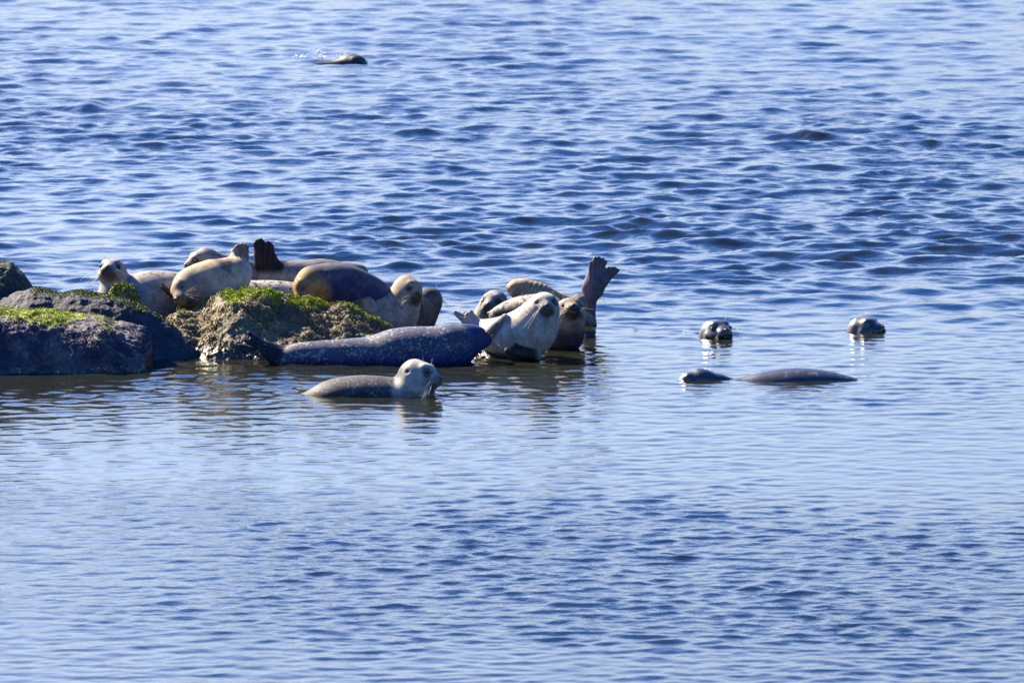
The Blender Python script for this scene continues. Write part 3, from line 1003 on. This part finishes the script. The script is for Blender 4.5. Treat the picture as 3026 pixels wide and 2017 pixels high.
# pale upright, the hero of the right cluster
seal('pale cream seal upright on the low ledge facing out, dark fore flippers', 52.0,
     [(1392, 958, 75, 16), (1425, 968, 62, 24), (1455, 990, 44, 48), (1505, 996, 18, 66), (1555, 985, 5, 75), (1578, 965, -2, 70), (1594, 935, -6, 56), (1606, 912, -8, 44)],
     dict(c=(1611, 902, -10), size=75, f=(.08, .20, -.97)),
     [dict(root=(1400, 960, 72), tip=(1356, 926, 80), r=18, spread=14, n=(.3, .6, -.75), flat=1.5, rd=6.5, web=1.2, tips=[(1344, 923), (1354, 930), (1364, 929), (1374, 928), (1384, 932)], col=(.30, .27, .25)),
      dict(root=(1400, 958, 72), tip=(1386, 926, 70), r=14, spread=12, n=(.6, .5, -.6), flat=1.5, rd=6, crescent=.1, col=(.30, .27, .25)),
      dict(root=(1493, 937, -24), t0=-.15, tip=(1443, 982, -26), r=9, spread=7, n=(-.45, .35, -.8), flat=2.0, rd=4.5, digits=4, crescent=0, col=(.17, .15, .14)),
      dict(root=(1588, 1050, -58), t0=-.12, tip=(1498, 1036, -84), r=12, spread=6, n=(0, .8, -.5), flat=1.6, rd=6.5, digits=4, crescent=0, col=(.040, .034, .034))],
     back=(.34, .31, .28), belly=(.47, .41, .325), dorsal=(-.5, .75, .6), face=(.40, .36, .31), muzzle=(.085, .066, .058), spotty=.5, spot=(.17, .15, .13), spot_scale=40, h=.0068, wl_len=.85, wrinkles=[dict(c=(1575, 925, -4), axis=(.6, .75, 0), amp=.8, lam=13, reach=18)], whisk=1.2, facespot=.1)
# raised hind flippers at the right of the cluster
seal('seal right of the cluster showing only its tall raised hind flippers above water', 53.95,
     [(1728, 1080, 40, 40), (1735, 1020, 15, 36), (1740, 970, 2, 24), (1740, 930, 0, 19), (1742, 890, 0, 20), (1748, 850, 0, 23), (1756, 825, 0, 23)], None,
     [dict(root=(1748, 852, 0), tip=(1768, 772, -4), r=18, spread=20, n=(.15, .15, -1), flat=2.0, rd=5.5, web=1.1, tips=[(1746, 776), (1757, 764), (1768, 761), (1780, 766), (1790, 773)]),
      dict(root=(1757, 855, 4), tip=(1818, 800, 2), r=19, spread=15, n=(-.15, .2, -1), flat=2.0, rd=5.2, web=1.1, tips=[(1782, 795), (1795, 792), (1807, 790), (1818, 792), (1827, 799)])],
     back=(.085, .085, .11), flipcol=(.09, .088, .11), spotty=.3, rough=.5, spec=.25, h=.0065)
# two heads in the water
seal('dark wet seal head in the water nearer the cluster, ripples around it', 53.25,
     [(2108, 1004, 14, 36), (2098, 1024, 40, 46), (2085, 1045, 70, 56)],
     dict(c=(2116, 983, 0), size=88, f=(.42, .30, -.86)), [],
     back=(.05, .045, .042), belly=(.14, .12, .10), face=(.07, .062, .055), muzzle=(.03, .025, .022), spotty=.5, spot=(.16, .14, .12), spot_scale=46, rough=.3, spec=.7, group='harbour seals swimming in the water', wl_len=.4, whisk=.6, dorsal=(.1, 1, -.1), ring=.6)
seal('wet brown seal head in open water furthest right, snout towards the right', 53.6,
     [(2545, 996, 10, 34), (2535, 1016, 35, 44), (2520, 1035, 60, 54)],
     dict(c=(2553, 973, 0), size=84, f=(.80, .26, -.55)), [],
     back=(.07, .06, .05), belly=(.18, .15, .11), face=(.10, .082, .065), muzzle=(.035, .03, .025), spotty=.6, spot_scale=36, rough=.3, spec=.7, spot=(.17, .145, .115), group='harbour seals swimming in the water', wl_len=.35, whisk=.6, eyes='shut')
# swimmer with arched back
seal('dark seal swimming level on the right with arched speckled back and flat head', 50.75,
     [(2085, 1127, 0, 31), (2125, 1134, 0, 28), (2165, 1147, 0, 28), (2205, 1152, 0, 39), (2260, 1152, 0, 54), (2320, 1156, 0, 67), (2370, 1158, 0, 70), (2430, 1158, 0, 64), (2490, 1158, 0, 50), (2545, 1156, 0, 32), (2600, 1150, 0, 14)],
     dict(c=(2054, 1127, 0), size=80, f=(-.97, -.08, -.18)), [],
     back=(.055, .052, .060), belly=(.07, .066, .07), face=(.075, .062, .052), muzzle=(.06, .05, .04), spot=(.22, .20, .17), spotty=.5, spot_scale=34, rough=.3, spec=.7, dorsal=(0, 1, .6),
     group='harbour seals swimming in the water', whisk=.5, wl_len=.3, facespot=.1)
# far swimmer
seal('seal far out near the top, dark rounded head breaking the water beside a white splash', wl(186),
     [(1062, 194, 0, 26), (1045, 195, 0, 31), (1015, 194, 0, 24), (985, 196, 0, 17), (950, 197, 2, 14), (915, 199, 4, 12)],
     dict(c=(1042, 189, 0), size=56, f=(.75, .1, -.65)), [],
     back=(.065, .058, .055), face=(.06, .054, .052), rough=.4, spec=.35, spotty=.3, h=.012, whisk=0, eyes='none', group='harbour seals swimming in the water')

# ------------------------------------------------------------------ splash and glints on the water
def drops(name, label, spots, seed, group=None):
    r = np.random.default_rng(seed)
    VV, QQ, o = [], [], 0
    c0 = None
    for (px, py, sx_, sy_, n, rad) in spots:
        Yw = wl(py + sy_)
        sc_ = pxs(Yw)
        for _ in range(n):
            p = at(px + r.normal(0, sx_), py + r.normal(0, sy_), Yw + r.normal(0, sx_ * sc_ * .7))
            p[2] = max(p[2], 0.0)
            if c0 is None:
                c0 = np.array([p[0], p[1], 0])
            v, q = ball(p - c0, rad * sc_ * r.uniform(.5, 1.3), 6, 4)
            VV.append(v)
            QQ.append(q + o)
            o += len(v)
    ob = link(name, make_mesh(name, np.vstack(VV), np.vstack(QQ)), M['drop'], loc=c0)
    tag(ob, label, 'splash', group, 'stuff')
    return ob


drops('splash', 'white spray of drops beside the far seal near the top',
      [(893, 167, 9, 3, 26, 2.0), (945, 152, 5, 3, 14, 1.8), (952, 168, 6, 5, 26, 2.0), (975, 174, 9, 6, 14, 1.5), (1004, 172, 8, 6, 26, 2.0), (1018, 163, 4, 3, 10, 1.6)], 3)
drops('glint_flecks', 'tiny white glint flecks on the water around the head nearer the cluster',
      [(1966, 967, 3, 1, 5, 2.0), (2028, 980, 5, 1.2, 7, 1.6), (2180, 971, 2, 1, 3, 1.8), (1841, 905, 3, 1, 4, 1.6), (1878, 970, 4, 1, 6, 1.8)], 4)  # white balls stand in for glints of light on the water
print('tris', sum(len(o.data.polygons) for o in bpy.data.objects if o.type == 'MESH') * 2)
